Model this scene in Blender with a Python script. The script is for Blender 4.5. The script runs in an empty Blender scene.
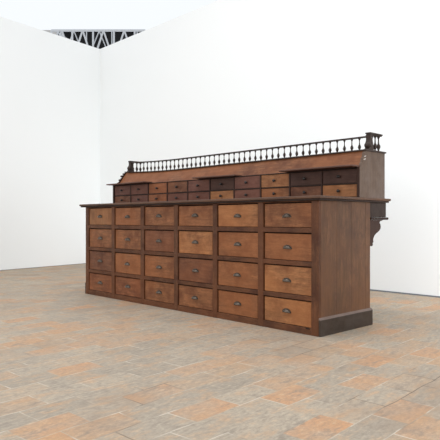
import bpy, bmesh, math, random
from mathutils import Vector, Matrix
random.seed(7)
scene = bpy.context.scene
COL = scene.collection

# ------------------------------------------------------------------ camera
cd = bpy.data.cameras.new('camera')
cam = bpy.data.objects.new('camera', cd); COL.objects.link(cam)
cd.sensor_width = 36.0
cd.lens = 558.5 / 440 * 36.0
cam.location = (2.2744, -3.0866, 0.7954)
AZ = math.radians(46.378)
cam.rotation_euler = (math.radians(90 - 0.06), math.radians(0.0), AZ)
scene.camera = cam

# ------------------------------------------------------------------ light
w = bpy.data.worlds.new('world'); scene.world = w; w.use_nodes = True
bgn = w.node_tree.nodes['Background']
bgn.inputs[0].default_value = (0.93, 0.965, 1.0, 1)
bgn.inputs[1].default_value = 1.0

def area(name, loc, target, sx, sy, power, col=(1, 1, 1)):
    l = bpy.data.lights.new(name, 'AREA'); l.shape = 'RECTANGLE'
    l.size = sx; l.size_y = sy; l.energy = power; l.color = col
    o = bpy.data.objects.new(name, l); COL.objects.link(o)
    o.location = loc
    d = Vector(target) - Vector(loc)
    o.rotation_euler = d.to_track_quat('-Z', 'Y').to_euler()
    return o
area('skylight', (-0.9, -0.9, 5.6), (-0.9, -0.5, 0.0), 4.4, 1.6, 102, (0.985, 0.99, 1.0))
area('front_fill_light', (-1.5, -8.0, 1.9), (-2.5, 2.4, 0.9), 9.0, 3.6, 165, (1.0, 0.995, 0.985))  # added frontal fill to even out the wall brightness, no known window
area('side_fill_light', (5.5, 0.2, 1.5), (-1.8, 2.2, 0.4), 4.0, 2.8, 75, (0.97, 0.985, 1.0))  # added fill from the right for the lower walls, not an actual window
wash = area('wall_fill_light', (3.8, 1.2, 1.2), (-1.1, 2.45, 0.55), 1.6, 1.6, 16, (0.97, 0.985, 1.0))  # added narrow fill that lifts the dim foot of the back wall
wash.data.spread = math.radians(46)

vs = scene.view_settings
vs.view_transform = 'Standard'; vs.look = 'None'
vs.exposure = 0.03; vs.gamma = 1.0; vs.use_curve_mapping = False

# ------------------------------------------------------------------ materials
def s2l(c):
    return tuple(((v/255)/12.92 if v/255 <= .04045 else ((v/255+.055)/1.055)**2.4) for v in c)

class NT:
    def __init__(self, name):
        self.m = bpy.data.materials.new(name); self.m.use_nodes = True
        self.t = self.m.node_tree; self.b = self.t.nodes['Principled BSDF']
    def n(self, typ, **kw):
        o = self.t.nodes.new(typ)
        for k, v in kw.items(): setattr(o, k, v)
        return o
    def l(self, a, b): self.t.links.new(a, b)
    def ramp(self, src, stops):
        r = self.n('ShaderNodeValToRGB'); e = r.color_ramp.elements
        while len(e) < len(stops): e.new(0.5)
        for i, (p, c) in enumerate(stops):
            e[i].position = p
            e[i].color = (c if isinstance(c, tuple) else (c, c, c)) + (1,)
        self.l(src, r.inputs[0]); return r.outputs[0]
    def noise(self, vec, scale, detail=4, rough=.6):
        n = self.n('ShaderNodeTexNoise'); n.inputs['Scale'].default_value = scale
        n.inputs['Detail'].default_value = detail; n.inputs['Roughness'].default_value = rough
        self.l(vec, n.inputs['Vector']); return n.outputs['Fac']
    def mix(self, fac, a, b, mode='MIX'):
        m = self.n('ShaderNodeMix', data_type='RGBA', blend_type=mode)
        for sock, v in ((m.inputs[0], fac), (m.inputs[6], a), (m.inputs[7], b)):
            if hasattr(v, 'is_linked'): self.l(v, sock)
            elif isinstance(v, tuple): sock.default_value = v + (1,)
            else: sock.default_value = v
        return m.outputs[2]

def wood(name, rgb, axis='x', rough=.5, contrast=1.0, dust=0.0, spec=.25, gs=1.0):
    """old varnished timber: grain running along an axis, blotchy worn patches"""
    M = NT(name)
    base = s2l(rgb)
    tc = M.n('ShaderNodeTexCoord'); oi = M.n('ShaderNodeObjectInfo')
    off = M.n('ShaderNodeVectorMath', operation='SCALE'); off.inputs[0].default_value = (31.7, 17.3, 23.9)
    M.l(oi.outputs['Random'], off.inputs['Scale'])
    add = M.n('ShaderNodeVectorMath', operation='ADD')
    M.l(tc.outputs['Object'], add.inputs[0]); M.l(off.outputs[0], add.inputs[1])
    mp = M.n('ShaderNodeMapping')
    sc = {'x': (1.6, 14, 14), 'y': (14, 1.6, 14), 'z': (14, 14, 1.6)}[axis]; sc = tuple(v*gs for v in sc)
    mp.inputs['Scale'].default_value = sc
    M.l(add.outputs[0], mp.inputs['Vector'])
    grain = M.noise(mp.outputs[0], 3.2, 7, .65)
    fine = M.noise(mp.outputs[0], 16, 4, .7)
    blot = M.noise(add.outputs[0], 9.0, 5, .65)
    big = M.noise(add.outputs[0], 2.2, 2, .5)
    k = contrast
    c = M.mix(M.ramp(grain, [(.32, 0.0), (.68, 1.0)]),
              tuple(v*(1-.34*k) for v in base), tuple(v*(1+.22*k) for v in base))
    c = M.mix(M.ramp(fine, [(.34, .6*k), (.52, 0.0)]), c, tuple(v*.42 for v in base))
    # worn, redder and darker blotches
    c = M.mix(M.ramp(blot, [(.44, 0.0), (.66, .75*k)]), c,
              (base[0]*.50, base[1]*.42, base[2]*.42))
    c = M.mix(M.ramp(big, [(.40, .35*k), (.58, 0.0)]), c,
              (base[0]*1.25, base[1]*1.08, base[2]*.85))
    if dust:
        d = M.noise(add.outputs[0], 9, 5, .7)
        c = M.mix(M.ramp(d, [(.38, 0.0), (.75, dust)]), c, s2l((150, 138, 130)))
    M.l(c, M.b.inputs['Base Color'])
    r = M.n('ShaderNodeMapRange'); r.inputs['To Min'].default_value = rough-.1; r.inputs['To Max'].default_value = rough+.18
    M.l(blot, r.inputs['Value']); M.l(r.outputs[0], M.b.inputs['Roughness'])
    M.b.inputs['Specular IOR Level'].default_value = spec
    bp = M.n('ShaderNodeBump'); bp.inputs['Strength'].default_value = .25; bp.inputs['Distance'].default_value = .002
    M.l(grain, bp.inputs['Height']); M.l(bp.outputs[0], M.b.inputs['Normal'])
    return M.m

W_FRAME_V = wood('frame_wood_upright', (97, 61, 39), 'z', .5, 1.4)
W_FRAME_H = wood('frame_wood_cross', (97, 61, 39), 'x', .5, 1.4)
W_SIDE = wood('side_wood', (103, 72, 49), 'z', .5, 1.25, dust=.08, gs=.45)
W_PLINTH = wood('plinth_wood', (54, 42, 33), 'y', .5, .8, dust=.15)
W_PLINTH_TOP = wood('plinth_edge_wood', (110, 92, 84), 'y', .5, .6, dust=.4)
W_TOP = wood('worktop_wood', (92, 66, 51), 'x', .5, 1.2, dust=.15)
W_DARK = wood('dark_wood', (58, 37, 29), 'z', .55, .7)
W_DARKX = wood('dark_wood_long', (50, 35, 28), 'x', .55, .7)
W_FASCIA = wood('fascia_wood', (128, 82, 53), 'x', .45, 1.4)
W_HUTCHSIDE = wood('weathered_wood', (96, 79, 68), 'z', .6, .6, dust=.35)
W_GALLERY = wood('gallery_wood', (52, 39, 34), 'x', .55, .7, dust=.12)
W_SLIDE = wood('slide_wood', (96, 66, 54), 'x', .45, .8, dust=.1)
W_INSIDE = wood('shadow_gap_wood', (20, 13, 10), 'x', .8, .5)  # near-black colour puts the shade into the gaps around the drawers
DR = {
 'o': wood('drawer_orange', (172, 116, 72), 'x', .5, 1.2),
 'l': wood('drawer_light', (155, 105, 67), 'x', .5, 1.2),
 'm': wood('drawer_mid', (137, 89, 57), 'x', .5, 1.2),
 'r': wood('drawer_red', (132, 82, 53), 'x', .5, 1.2),
 'd': wood('drawer_dark', (116, 74, 51), 'x', .5, 1.2),
 'p': wood('drawer_purple', (106, 68, 56), 'x', .5, .8),
 'k': wood('drawer_slide_shade', (74, 49, 40), 'x', .55, .7),  # very dark tone stands in for shade below the pull-out slides
 'v': wood('drawer_upright_grain', (142, 98, 64), 'z', .5, .9),
}

def metal(name, rgb, rough, met=.85):
    M = NT(name); tc = M.n('ShaderNodeTexCoord')
    n = M.noise(tc.outputs['Object'], 60, 3)
    b = s2l(rgb)
    M.l(M.mix(n, tuple(v*.6 for v in b), tuple(v*1.4 for v in b)), M.b.inputs['Base Color'])
    M.b.inputs['Metallic'].default_value = met; M.b.inputs['Roughness'].default_value = rough
    return M.m
M_PULL = metal('aged_iron', (88, 79, 71), .3, .7)
M_KNOB = metal('black_knob', (38, 30, 27), .45, .1)

def wall_mat(name, rgb):
    M = NT(name); tc = M.n('ShaderNodeTexCoord')
    n = M.noise(tc.outputs['Object'], .6, 3); b = s2l(rgb)
    M.l(M.mix(n, tuple(v*.985 for v in b), b), M.b.inputs['Base Color'])
    M.b.inputs['Roughness'].default_value = .9; M.b.inputs['Specular IOR Level'].default_value = .1
    return M.m
M_WALL = wall_mat('white_wall_paint', (246, 248, 248))
M_GAP = wall_mat('gap_shade_tone', (120, 124, 130))
M_ROOF = wall_mat('black_roof_deck', (14, 15, 17))
M_GREY = wall_mat('grey_roof_edge', (190, 188, 186))
M_STEEL = wall_mat('pale_steel_paint', (205, 208, 212))

def floor_mat():
    M = NT('worn_brick_tile')
    tc = M.n('ShaderNodeTexCoord')
    P = tc.outputs['Object']
    # slight wobble so the joints are not ruler straight
    nz = M.n('ShaderNodeTexNoise'); nz.inputs['Scale'].default_value = 3.0; M.l(P, nz.inputs['Vector'])
    sub = M.n('ShaderNodeVectorMath', operation='SUBTRACT'); M.l(nz.outputs['Color'], sub.inputs[0]); sub.inputs[1].default_value = (.5, .5, .5)
    scl = M.n('ShaderNodeVectorMath', operation='SCALE'); M.l(sub.outputs[0], scl.inputs[0]); scl.inputs['Scale'].default_value = .03
    add = M.n('ShaderNodeVectorMath', operation='ADD'); M.l(P, add.inputs[0]); M.l(scl.outputs[0], add.inputs[1])
    mp = M.n('ShaderNodeMapping'); mp.inputs['Rotation'].default_value = (0, 0, math.radians(-94.5))
    mp.inputs['Location'].default_value = (.07, .02, 0)
    M.l(add.outputs[0], mp.inputs['Vector'])
    bt = M.n('ShaderNodeTexBrick'); bt.offset = .5; bt.squash = 1
    bt.inputs['Color1'].default_value = (0, 0, 0, 1); bt.inputs['Color2'].default_value = (1, 1, 1, 1)
    bt.inputs['Mortar'].default_value = (.5, .5, .5, 1)
    bt.inputs['Scale'].default_value = 1.0; bt.inputs['Mortar Size'].default_value = .0035
    bt.inputs['Mortar Smooth'].default_value = .4
    bt.inputs['Brick Width'].default_value = .27; bt.inputs['Row Height'].default_value = .158
    M.l(mp.outputs[0], bt.inputs['Vector'])
    g1, g2, g3 = s2l((169, 156, 139)), s2l((183, 169, 150)), s2l((159, 148, 133))
    o1, o2 = s2l((183, 155, 127)), s2l((199, 150, 110))
    tile = M.ramp(bt.outputs['Color'], [(0, g3), (.3, g1), (.55, g2), (.72, o1), (1, o2)])
    blot = M.noise(P, 2.1, 5, .62)
    mp2 = M.n('ShaderNodeMapping'); mp2.inputs['Scale'].default_value = (1.0, 2.4, 1.0)
    M.l(mp.outputs[0], mp2.inputs['Vector'])
    blot2 = M.noise(mp2.outputs[0], 5.5, 7, .72)
    grit = M.noise(P, 60, 4, .7)
    # dusty wear hides the tile colour in broad patches
    c = M.mix(M.ramp(blot, [(.40, .70), (.60, .10)]), tile, s2l((170, 158, 142)))
    c = M.mix(M.ramp(blot2, [(.50, 0.0), (.66, .75)]), c, s2l((193, 154, 118)))
    c = M.mix(M.ramp(blot2, [(.32, .8), (.47, 0.0)]), c, s2l((141, 130, 118)))
    c = M.mix(M.ramp(grit, [(.35, .28), (.6, 0.0)]), c, s2l((130, 117, 105)))
    fine = M.noise(mp2.outputs[0], 22, 5, .75)
    c = M.mix(M.ramp(fine, [(.36, .38), (.50, 0.0)]), c, s2l((136, 123, 108)))
    c = M.mix(M.ramp(fine, [(.54, 0.0), (.68, .35)]), c, s2l((212, 195, 170)))
    stain = M.noise(P, 1.15, 4, .6)
    c = M.mix(M.ramp(stain, [(.52, 0.0), (.68, .5)]), c, s2l((150, 125, 104)))
    jn = M.noise(P, 5.0, 3, .6)
    jf = M.n('ShaderNodeMath', operation='MULTIPLY'); M.l(bt.outputs['Fac'], jf.inputs[0])
    M.l(M.ramp(jn, [(.47, .0), (.62, .8)]), jf.inputs[1])
    c = M.mix(jf.outputs[0], c, s2l((206, 194, 178)))
    # a few dark open cracks in the joints
    jn2 = M.noise(P, 1.3, 2, .5)
    jf2 = M.n('ShaderNodeMath', operation='MULTIPLY'); M.l(bt.outputs['Fac'], jf2.inputs[0])
    M.l(M.ramp(jn2, [(.54, 0.0), (.62, .8)]), jf2.inputs[1])
    c = M.mix(jf2.outputs[0], c, s2l((99, 82, 68)))
    M.l(c, M.b.inputs['Base Color'])
    M.l(M.ramp(blot2, [(.3, .62), (.7, .8)]), M.b.inputs['Roughness'])
    M.b.inputs['Specular IOR Level'].default_value = .25
    bp = M.n('ShaderNodeBump'); bp.inputs['Strength'].default_value = .25; bp.inputs['Distance'].default_value = .006
    M.l(blot2, bp.inputs['Height']); M.l(bp.outputs[0], M.b.inputs['Normal'])
    return M.m
M_FLOOR = floor_mat()

# ------------------------------------------------------------------ mesh helpers
def box(bm, x0, x1, y0, y1, z0, z1, bev=0.0, mi=0, seg=1):
    r = bmesh.ops.create_cube(bm, size=1)
    vs_ = r['verts']
    for v in vs_:
        v.co = Vector(((x0+x1)/2 + v.co.x*(x1-x0), (y0+y1)/2 + v.co.y*(y1-y0), (z0+z1)/2 + v.co.z*(z1-z0)))
    fs = list({f for v in vs_ for f in v.link_faces})
    for f in fs: f.material_index = mi
    if bev > 0:
        es = list({e for v in vs_ for e in v.link_edges})
        bmesh.ops.bevel(bm, geom=es, offset=bev, segments=seg, affect='EDGES', profile=.5, material=-1)

def prism(bm, pts, x0, x1, mi=0):
    """profile pts in (y, z) extruded along x"""
    a = [bm.verts.new((x0, y, z)) for y, z in pts]; b = [bm.verts.new((x1, y, z)) for y, z in pts]
    n = len(pts)
    f = [bm.faces.new(a), bm.faces.new(b[::-1])]
    for i in range(n): f.append(bm.faces.new((a[i], b[i], b[(i+1) % n], a[(i+1) % n])))
    for q in f: q.material_index = mi
    bmesh.ops.recalc_face_normals(bm, faces=f)

def lathe(bm, prof, n=14, c=(0, 0, 0), axis='z', mi=0):
    rings = []
    for r, h in prof:
        ring = []
        for i in range(n):
            a = 2*math.pi*i/n
            p = (r*math.cos(a), r*math.sin(a), h)
            if axis == 'y': p = (p[0], h, p[1])
            if axis == 'x': p = (h, p[0], p[1])
            ring.append(bm.verts.new((c[0]+p[0], c[1]+p[1], c[2]+p[2])))
        rings.append(ring)
    fs = []
    for a, b in zip(rings, rings[1:]):
        for i in range(n): fs.append(bm.faces.new((a[i], a[(i+1) % n], b[(i+1) % n], b[i])))
    fs.append(bm.faces.new(rings[0][::-1])); fs.append(bm.faces.new(rings[-1]))
    for f in fs: f.material_index = mi; f.smooth = True
    bmesh.ops.recalc_face_normals(bm, faces=fs)

def bar(bm, a, b, r, n=6):
    a = Vector(a); b = Vector(b); d = b-a
    q = d.to_track_quat('Z', 'Y').to_matrix()
    R = []
    for p in (a, b):
        R.append([bm.verts.new(p + q @ Vector((r*math.cos(2*math.pi*i/n), r*math.sin(2*math.pi*i/n), 0))) for i in range(n)])
    for i in range(n): bm.faces.new((R[0][i], R[0][(i+1) % n], R[1][(i+1) % n], R[1][i]))
    bm.faces.new(R[0][::-1]); bm.faces.new(R[1])

def mesh(name, bm, mats):
    me = bpy.data.meshes.new(name); bm.to_mesh(me); bm.free()
    for m in (mats if isinstance(mats, (list, tuple)) else [mats]): me.materials.append(m)
    return me

def obj(name, bm, mats, parent=None, loc=(0, 0, 0), me=None):
    me = me or mesh(name, bm, mats)
    o = bpy.data.objects.new(name, me); COL.objects.link(o); o.location = loc
    if parent: o.parent = parent
    return o

def thing(name, label, cat, loc=(0, 0, 0), rz=0.0, group=None):
    o = bpy.data.objects.new(name, None); COL.objects.link(o)
    o.location = loc; o.rotation_euler = (0, 0, rz); o.empty_display_size = .1
    o['label'] = label; o['category'] = cat
    if group: o['group'] = group
    return o

def struct(name, bm, mats, label=None):
    o = obj(name, bm, mats); o['kind'] = 'structure'
    if label: o['label'] = label
    return o

# ------------------------------------------------------------------ the room
bm = bmesh.new(); box(bm, -9, 30, -40, 9, -.1, 0)
struct('floor', bm, M_FLOOR, 'worn grey and orange brick tiled floor under the counter')
WH = 3.955
bm = bmesh.new(); box(bm, -6.80, 5.0, 2.45, 2.65, .006, WH)
struct('wall_back', bm, M_WALL, 'bright white partition wall behind the counter')
bm = bmesh.new()
p0, p1 = Vector((-6.80, 2.65)), Vector((-6.80 + .19*8.0, 2.65-8.0))
dd = (p1-p0).normalized(); nn = Vector((-dd.y, dd.x))
if nn.x > 0: nn = -nn
def slab(bm, a, b, n, t, z0, z1, o0=0.0):
    q = [a+n*o0, b+n*o0, b+n*t, a+n*t]
    lo = [bm.verts.new((v.x, v.y, z0)) for v in q]; hi = [bm.verts.new((v.x, v.y, z1)) for v in q]
    f = [bm.faces.new(lo), bm.faces.new(hi[::-1])]
    for i in range(4): f.append(bm.faces.new((lo[i], lo[(i+1) % 4], hi[(i+1) % 4], hi[i])))
    bmesh.ops.recalc_face_normals(bm, faces=f)
slab(bm, p0, p1, nn, .2, .006, WH)
struct('wall_left', bm, M_WALL, 'shaded white partition wall at the left')
# narrow grey strip painting the shadow gap under both partitions
bm = bmesh.new(); box(bm, -6.76, 5.0, 2.44, 2.452, 0, .014)
struct('shadow_gap_back', bm, M_GAP, 'thin grey strip coloured as the shadow gap at the foot of the back wall')
bm = bmesh.new(); slab(bm, p0 + Vector((.02, -.2)), p1, nn, -.01, 0, .014, .004)
struct('shadow_gap_left', bm, M_GAP, 'thin grey strip coloured as the shadow gap at the foot of the left wall')

# roof of the hall seen over the partitions
CAMP = Vector((2.2744, -3.0866)); FW = Vector((-math.sin(AZ), math.cos(AZ))); RT = Vector((math.cos(AZ), math.sin(AZ)))
def at(fwd, side, z):
    p = CAMP + FW*fwd + RT*side
    return (p.x, p.y, z)
def deck(name, f0, f1, s0, s1, z0, z1, m, label):
    bm = bmesh.new()
    lo = [bm.verts.new(at(f, s, z0)) for f, s in ((f0, s0), (f0, s1), (f1, s1), (f1, s0))]
    hi = [bm.verts.new(at(f, s, z1)) for f, s in ((f0, s0), (f0, s1), (f1, s1), (f1, s0))]
    f = [bm.faces.new(lo), bm.faces.new(hi[::-1])]
    for i in range(4): f.append(bm.faces.new((lo[i], lo[(i+1) % 4], hi[(i+1) % 4], hi[i])))
    bmesh.ops.recalc_face_normals(bm, faces=f)
    return struct(name, bm, m, label)
deck('ceiling', 18.6, 30, -5.45, 3.0, 7.0, 7.1, M_ROOF, 'black roof deck beyond the partition walls')
deck('trim_1', 18.6, 30, -9.0, -5.45, 7.0, 7.1, M_GREY, 'pale grey roof edge beyond the left wall')

def truss(label, f0, s0, f1, s1, zb, zt, bays, phase=0.0, r=.03):
    t = thing('roof_truss', label, 'truss', at(f0, s0, zb), 0, 'roof trusses over the partition walls')
    org = Vector(at(f0, s0, zb))
    def P(k, z):
        u = k/bays
        return Vector(at(f0+(f1-f0)*u, s0+(s1-s0)*u, z)) - org
    bm = bmesh.new(); bar(bm, P(0, zt), P(bays, zt), r*1.3); obj('top_chord', bm, M_STEEL, t)
    bm = bmesh.new(); bar(bm, P(0, zb), P(bays, zb), r*1.3); obj('bottom_chord', bm, M_STEEL, t)
    for k in range(bays):
        bm = bmesh.new()
        a, b = (zt, zb) if k % 2 else (zb, zt)
        bar(bm, P(k, a), P(k+1, b), r); obj('diagonal_brace', bm, M_STEEL, t)
    for k in range(0, bays+1, 2):
        bm = bmesh.new(); bar(bm, P(k, zb), P(k, zt), r); obj('upright', bm, M_STEEL, t)
    return t
truss('near white lattice roof truss spanning across above the wall corner', 17.9, -5.4, 17.9, -2.4, 5.85, 6.85, 9, r=.03)
truss('thinner white lattice roof truss just behind the nearest one', 18.3, -5.2, 18.3, -2.3, 5.95, 6.97, 7, r=.018)
truss('white lattice roof truss running back from the left into the dark roof', 18.2, -5.3, 25.0, -4.2, 6.0, 6.9, 12, r=.025)

# ------------------------------------------------------------------ the counter
L, D, HB = 3.052, .65, .925
SW = .060
counter = thing('drawer_counter', 'long low old wooden shop counter with twenty four drawers in worn brown wood', 'counter', (0, 0, 0))
sp = (L-SW)/6
cent = [-(SW/2 + k*sp) for k in range(7)]            # 0 = right end
ROWS = [(.737, .918), (.503, .702), (.266, .470), (.048, .234)]
# carcass: back, sides, dark inside
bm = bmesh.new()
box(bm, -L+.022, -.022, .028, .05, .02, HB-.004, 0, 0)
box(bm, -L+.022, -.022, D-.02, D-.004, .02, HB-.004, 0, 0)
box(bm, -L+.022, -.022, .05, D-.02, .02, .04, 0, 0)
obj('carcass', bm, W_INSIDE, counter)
for k, cx in enumerate(cent):
    bm = bmesh.new(); box(bm, -SW/2 if k in (0, 6) else -.027, SW/2 if k in (0, 6) else .027, 0, .03, 0, HB, .003)
    obj('stile', bm, W_FRAME_V, counter, (cx, 0, 0))
zz = [(0, ROWS[3][0])] + [(ROWS[i][1], ROWS[i-1][0]) for i in (3, 2, 1)] + [(ROWS[0][1], HB)]
for i, (a, b) in enumerate(zz):
    bm = bmesh.new(); box(bm, -L+.05, -.05, .002, .029, a, b, .002)
    obj('rail', bm, W_FRAME_H, counter)
# end panels with board joints
for side in (0, 1):
    x0, x1 = (-.022, 0.0) if side == 0 else (-L, -L+.022)
    bm = bmesh.new()
    ys = [.028, .215, .40, .585, D]
    for a, b in zip(ys, ys[1:]):
        box(bm, x0, x1, a+.0003, b-.0003, 0, HB, .0012)
    obj('end_panel', bm, W_SIDE, counter)
    bm = bmesh.new()
    s = 1 if side == 0 else -1
    xe = 0 if side == 0 else -L
    xa, xb = sorted((xe+s*.0005, xe+s*.015))
    box(bm, xa, xb, .002, D+.012, 0, .112, .0015, 0)
    q = [(xe+s*.0005, .112), (xe+s*.015, .112), (xe+s*.0005, .127)]
    va = [bm.verts.new((x, .002, z)) for x, z in q]; vb = [bm.verts.new((x, D+.012, z)) for x, z in q]
    f = [bm.faces.new(va), bm.faces.new(vb[::-1])] + [bm.faces.new((va[i], vb[i], vb[(i+1) % 3], va[(i+1) % 3])) for i in range(3)]
    for g in f: g.material_index = 1
    bmesh.ops.recalc_face_normals(bm, faces=f)
    pl = obj('plinth', bm, [W_PLINTH, W_PLINTH_TOP], counter); pl['label'] = 'blackened skirting board along the end'
# worktop: board with a thinner lip below
TX0, TX1, TY0, TY1 = -3.135, .032, -.030, .903
bm = bmesh.new()
box(bm, TX0, TX1, TY0, TY1, .938, .957, .005, 0, 2)
box(bm, TX0+.010, TX1-.010, TY0+.010, TY1-.012, .925, .938, .003, 1)
obj('worktop', bm, [W_TOP, W_DARKX], counter)
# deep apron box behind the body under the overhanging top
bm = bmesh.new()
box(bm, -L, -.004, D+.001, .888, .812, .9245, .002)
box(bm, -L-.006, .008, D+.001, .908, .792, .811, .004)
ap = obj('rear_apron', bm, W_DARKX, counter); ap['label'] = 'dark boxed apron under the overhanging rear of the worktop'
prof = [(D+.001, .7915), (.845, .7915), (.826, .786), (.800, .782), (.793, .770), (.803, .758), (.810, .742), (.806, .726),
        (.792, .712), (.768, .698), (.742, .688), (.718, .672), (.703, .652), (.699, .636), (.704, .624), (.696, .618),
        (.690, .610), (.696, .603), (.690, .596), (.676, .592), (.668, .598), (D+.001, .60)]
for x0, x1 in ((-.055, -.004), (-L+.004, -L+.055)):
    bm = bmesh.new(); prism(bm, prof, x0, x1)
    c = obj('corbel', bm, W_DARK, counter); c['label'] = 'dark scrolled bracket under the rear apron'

# cup pull
def cup_pull():
    bm = bmesh.new()
    a, h, d = .036, .023, .026; nu, nv = 16, 7
    grid = []
    for j in range(nv+1):
        row = []
        for i in range(nu+1):
            u = math.pi*i/nu
            # quarter ellipsoid: open underneath, bulging forward (-y)
            row.append(bm.verts.new((-a*math.cos(u),
                                     -d*math.sin(u)*math.sin(math.pi/2*(1-j/nv))**.75,
                                     h*math.sin(u)*math.sin(math.pi/2*j/nv))))
        grid.append(row)
    for j in range(nv):
        for i in range(nu):
            f = bm.faces.new((grid[j][i], grid[j][i+1], grid[j+1][i+1], grid[j+1][i])); f.smooth = True
    bmesh.ops.remove_doubles(bm, verts=bm.verts, dist=.0006)
    bmesh.ops.recalc_face_normals(bm, faces=bm.faces)
    r = bmesh.ops.solidify(bm, geom=list(bm.faces), thickness=.002)
    # back plate flange
    pts = [(-.041*math.cos(math.pi*i/14), -.001 + .027*math.sin(math.pi*i/14)) for i in range(15)]
    pts = [(-.041, -.004)] + pts + [(.041, -.004)]
    va = [bm.verts.new((x, -.0025, z)) for x, z in pts]; vb = [bm.verts.new((x, .001, z)) for x, z in pts]
    n = len(pts); f = [bm.faces.new(va), bm.faces.new(vb[::-1])]
    for i in range(n): f.append(bm.faces.new((va[i], vb[i], vb[(i+1) % n], va[(i+1) % n])))
    bmesh.ops.recalc_face_normals(bm, faces=f)
    return mesh('cup_pull', bm, M_PULL)
PULL = cup_pull()
def knob_mesh(r=.0125):
    bm = bmesh.new()
    lathe(bm, [(.006, .002), (.006, -.004), (.0045, -.008), (.009, -.012), (r, -.017), (r*.95, -.022), (r*.6, -.026), (.001, -.027)], 14, axis='y')
    return mesh('knob', bm, M_KNOB)
KNOB = knob_mesh()

# tone of each front, left to right, top row first
T = ['vmmmlm',
     'mmdlmm',
     'dmmdml',
     'rrmmml']
LAB = {'o': 'bright orange brown drawer front', 'k': 'drawer front with the shade under a slide painted in', 'p': 'dark purplish brown drawer front',
       'd': 'darker reddish brown drawer front'}
def drawer_bm(w_, h_, depth, th=.02):
    bm = bmesh.new()
    box(bm, -w_/2, w_/2, 0, th, -h_/2, h_/2, .0022, 0)
    return bm
for r, (z0, z1) in enumerate(ROWS):
    for c in range(6):
        k = 5-c                       # bay counted from the right
        xr, xl = cent[k]-.029, cent[k+1]+.029
        if k == 0: xr = cent[0]-SW/2-.001
        if k == 5: xl = cent[6]+SW/2+.001
        g = .008
        w_, h_ = (xr-xl)-2*.0048, (z1-z0)-g-.003
        cx, cz = (xr+xl)/2, (z0+z1)/2-g/2+.001
        dep = .010 + random.uniform(-.002, .0025)
        t = T[r][c]
        d = obj('drawer', drawer_bm(w_, h_, .3), DR[t], counter, (cx, dep, cz))
        d.rotation_euler = (0, random.uniform(-.004, .004), random.uniform(-.006, .006))
        if t in LAB: d['label'] = LAB[t]
        p = obj('cup_pull', None, None, d, (random.uniform(-.004, .004), 0, random.uniform(-.006, .004)-.006), me=PULL)
        p.rotation_euler = (0, random.uniform(-.05, .05), 0)

# ------------------------------------------------------------------ the upper unit
ZB = .957
TH = .015
HW = 3.19
hutch = thing('gallery_cabinet', 'low upper cabinet with small drawers and spindle gallery standing on the counter top', 'cabinet', (.03, .458, ZB), TH)
def Z(z): return z-ZB
def warp(s):                              # the left end of the old top has lifted a little
    return .030*max(0, (s-2.2)/.95)**2
ZR, ZT = 1.0612, 1.172
NC = 10; EP = .022
cw = (HW-2*EP)/NC
DEPTH = .36
# carcass
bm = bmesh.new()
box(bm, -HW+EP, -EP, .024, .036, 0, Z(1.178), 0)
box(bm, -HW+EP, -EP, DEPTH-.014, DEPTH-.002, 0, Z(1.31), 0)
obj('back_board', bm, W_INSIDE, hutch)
bm = bmesh.new()
box(bm, -HW+EP, -EP, .004, .03, Z(ZR)-.004, Z(ZR)+.004, .001)
box(bm, -HW+EP, -EP, .004, DEPTH-.015, Z(ZT)+.0005, Z(1.1785), .001)
box(bm, -HW+EP, -EP, .004, DEPTH-.015, 0, .006, .001)
obj('rail', bm, W_DARKX, hutch)
for i in range(1, NC):
    bm = bmesh.new(); box(bm, -.006, .006, .003, .03, 0, Z(ZT), .001)
    obj('divider', bm, W_DARK, hutch, (-(EP+i*cw), 0, 0))
# end panels with stepped scroll front edge
prof = [(0, 0), (0, Z(1.178)), (.018, Z(1.181)), (.026, Z(1.192)), (.030, Z(1.208)), (.041, Z(1.216)), (.046, Z(1.232)),
        (.050, Z(1.250)), (.063, Z(1.258)), (.067, Z(1.276)), (.070, Z(1.290)), (.078, Z(1.296)), (.084, Z(1.304)),
        (DEPTH, Z(1.304)), (DEPTH, 0)]
for s0, s1, dz in ((0, EP, 0), (HW-EP, HW, warp(HW))):
    bm = bmesh.new(); pr = [(y + ((.02 + .065*max(0, z-.225)/.122) if dz and 0 < y < .3 else 0), z + dz*max(0, z-.225)/.122) for y, z in prof]
    prism(bm, pr, -s1, -s0)
    bm.faces.ensure_lookup_table()
    bm.faces[2].material_index = 1
    if dz:                                    # small turned steps up the scrolled edge
        for zz_, yy_, rr_ in ((1.205, .048, .010), (1.245, .072, .010), (1.290, .100, .011), (1.318, .128, .010)):
            lathe(bm, [(.001, -.006), (rr_, -.005), (rr_, .027), (.001, .028)], 12, (-s1, yy_+.016, Z(zz_)), 'x')
    obj('end_panel', bm, [W_HUTCHSIDE if not dz else W_DARK, W_DARK], hutch)
# sloping fascia board, bent with the warp
def strip(name, prof, m, s0, s1, n=40, parent=hutch, wz=None, lean=0.0):
    bm = bmesh.new(); rings = []
    for i in range(n+1):
        s = s0+(s1-s0)*i/n
        rings.append([bm.verts.new((-s, y + ((lean if z > 1.25 else .02)*s/HW if lean and y < .3 else 0), Z(z) + (warp(s) if (wz is None or z > wz) else 0))) for y, z in prof])
    k = len(prof); f = [bm.faces.new(rings[0]), bm.faces.new(rings[-1][::-1])]
    for a, b in zip(rings, rings[1:]):
        for i in range(k): f.append(bm.faces.new((a[i], b[i], b[(i+1) % k], a[(i+1) % k])))
    bmesh.ops.recalc_face_normals(bm, faces=f)
    return obj(name, bm, m, parent)
fa = strip('fascia', [(.036, 1.179), (.086, 1.304), (.106, 1.304), (.056, 1.179)], W_FASCIA, EP+.0005, HW-EP-.0005, wz=1.25, lean=.085)
fa['label'] = 'sloping reddish brown board below the spindle gallery'
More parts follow.
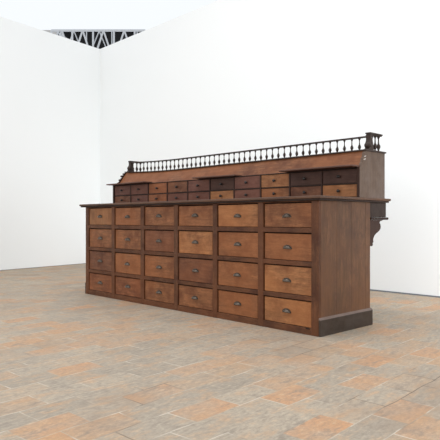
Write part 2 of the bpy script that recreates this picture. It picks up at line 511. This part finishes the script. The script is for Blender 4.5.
strip('top_board', [(.074, 1.3045), (.072, 1.309), (.080, 1.3155), (.366, 1.3155), (.370, 1.309), (.366, 1.3045)], W_GALLERY, -.010, HW+.004, lean=.085)
# three pull-out writing slides
def slide(s0, s1, t0, rz, label):
    wd = s1-s0
    bm = bmesh.new(); box(bm, -wd/2, wd/2, 0, .12, 0, .0125, .003, 0, 2)
    o = obj('pull_out_slide', bm, W_SLIDE, hutch, (-(s0+s1)/2, t0, Z(1.1795)))
    o.rotation_euler = (0, 0, rz); o['label'] = label
slide(2.50, HW+.000, -.088, 0.0, 'thin slide pulled out at the left end')
slide(1.22, 1.745, -.065, .07, 'thin slide pulled out crooked in the middle')
slide(.010, .690, -.088, 0.0, 'thin slide pulled out at the right end')

U = ['pprdpkplkk',
     'dprpplpmdl']
for r, (z0, z1) in enumerate(((ZR+.004, ZT), (ZB+.006, ZR-.004))):
    for c in range(NC):
        sL = EP+(NC-c)*cw; sR = sL-cw
        t = U[r][c]
        w_ = cw-.012-.003; h_ = (z1-z0)-.003
        d = obj('small_drawer', drawer_bm(w_, h_, .2, .014), DR[t], hutch, (-(sL+sR)/2, .007+random.uniform(-.002, .003), Z((z0+z1)/2)-.0005))
        d.rotation_euler = (0, random.uniform(-.004, .004), random.uniform(-.006, .006))
        if t in LAB: d['label'] = LAB[t]
        obj('knob', None, None, d, (0, 0, 0), me=KNOB)

# spindle gallery
GT = .177
ZG0, ZG1 = 1.3155, 1.4145
def spindle_mesh(k=1.0, name='spindle'):
    h = ZG1-ZG0
    P = [(.0075, 0), (.0075, .03), (.0045, .07), (.0050, .12), (.0085, .20), (.0118, .30), (.0120, .36), (.0095, .44), (.0065, .50),
         (.0045, .56), (.0038, .68), (.0036, .80), (.0050, .88), (.0090, .95), (.0095, 1.0)]
    bm = bmesh.new(); lathe(bm, [(r*k, z*h) for r, z in P], 12)
    return mesh(name, bm, W_GALLERY)
SP = spindle_mesh()
strip('gallery_rail', [(GT-.014, ZG1+.001), (GT-.016, ZG1+.006), (GT-.013, ZG1+.0115), (GT+.013, ZG1+.0115), (GT+.016, ZG1+.006), (GT+.014, ZG1+.001)],
      W_GALLERY, .03, HW-.085)
PX = [134.5, 138.4, 144, 147.5, 151.2, 155, 158.8, 162.7, 166.5, 170.6, 174.5, 178.9, 183, 187.3, 191.5, 196.1, 200.3, 205, 209.5, 214.3,
      219, 224, 229, 234.3, 239.4, 244.5, 250.2, 255.6, 261.2, 266.8, 272.5, 278.8, 284.5, 290.6, 297, 303.6, 310, 316.6, 323.5, 330.5,
      337.7, 345.3, 352.5, 359.5]
# 44 spindles at an even pitch; one is missing near the left end, leaving a wide gap
sr, sl = .110, 3.045
N = 45
slots = [i for i in range(N) if i != N-3]
for i in slots:
    s = sr+(sl-sr)*i/(N-1)
    obj('spindle', None, None, hutch, (-s, GT, Z(ZG0)+warp(s)), me=SP)
# end returns: scroll newel, two fat spindles, moulded cap
SP2 = spindle_mesh(1.25, 'return_spindle')
for left in (0, 1):
    o0 = HW-.125 if left else 0.0
    dz = warp(HW-.1) if left else 0
    def X(s): return -(o0+s)
    bm = bmesh.new()
    pr = [(.140, ZG0), (.138, 1.326), (.152, 1.331), (.146, 1.338), (.142, 1.352), (.148, 1.366), (.156, 1.378), (.162, 1.392), (.162, 1.412),
          (.160, 1.418), (.160, 1.4325), (.202, 1.4325), (.202, 1.418), (.194, 1.408), (.194, 1.385), (.202, 1.350), (.210, 1.330), (.212, ZG0)]
    prism(bm, [(y, Z(z)+dz) for y, z in pr], X(.046), X(.006))
    lathe(bm, [(.002, -.025), (.013, -.024), (.019, -.017), (.0215, 0), (.019, .017), (.013, .024), (.002, .025)], 16, (X(.026), .157, Z(1.352)+dz), 'x')
    obj('newel', bm, W_GALLERY, hutch)
    bm = bmesh.new()
    box(bm, X(.044), X(.006), .158, .332, Z(1.433)+dz, Z(1.440)+dz, .002)
    box(bm, X(.048), X(.002), .154, .338, Z(1.4405)+dz, Z(1.450)+dz, .003, 0, 2)
    if left:                                  # the left cap has dropped to the rail
        for v in bm.verts: v.co.z -= .012
    obj('gallery_cap', bm, W_GALLERY, hutch)
    for y in (.262, .312):
        o = obj('spindle', None, None, hutch, (X(.026), y, Z(ZG0)+dz), me=SP2)
        o.scale = (1, 1, ((1.421 if left else 1.4328)-ZG0)/(ZG1-ZG0))

# a smear of pale paint on the front corner of the right end panel, and a chip at the foot of the last drawer
M_PAINT = wall_mat('old_white_paint', (190, 184, 180))
bm = bmesh.new()
for y, z, a, b in ((.075, 1.262, .014, .0045), (.070, 1.240, .016, .005)):
    pts = [(y + a*math.cos(t)*(1+.25*math.sin(3*t)), Z(z) + b*math.sin(t) + .25*a*math.cos(t)) for t in [k*math.pi/6 for k in range(12)]]
    prism(bm, pts, .0001, .0008)
o = obj('paint_scuff', bm, M_PAINT, hutch); o['label'] = 'pale paint scuff'
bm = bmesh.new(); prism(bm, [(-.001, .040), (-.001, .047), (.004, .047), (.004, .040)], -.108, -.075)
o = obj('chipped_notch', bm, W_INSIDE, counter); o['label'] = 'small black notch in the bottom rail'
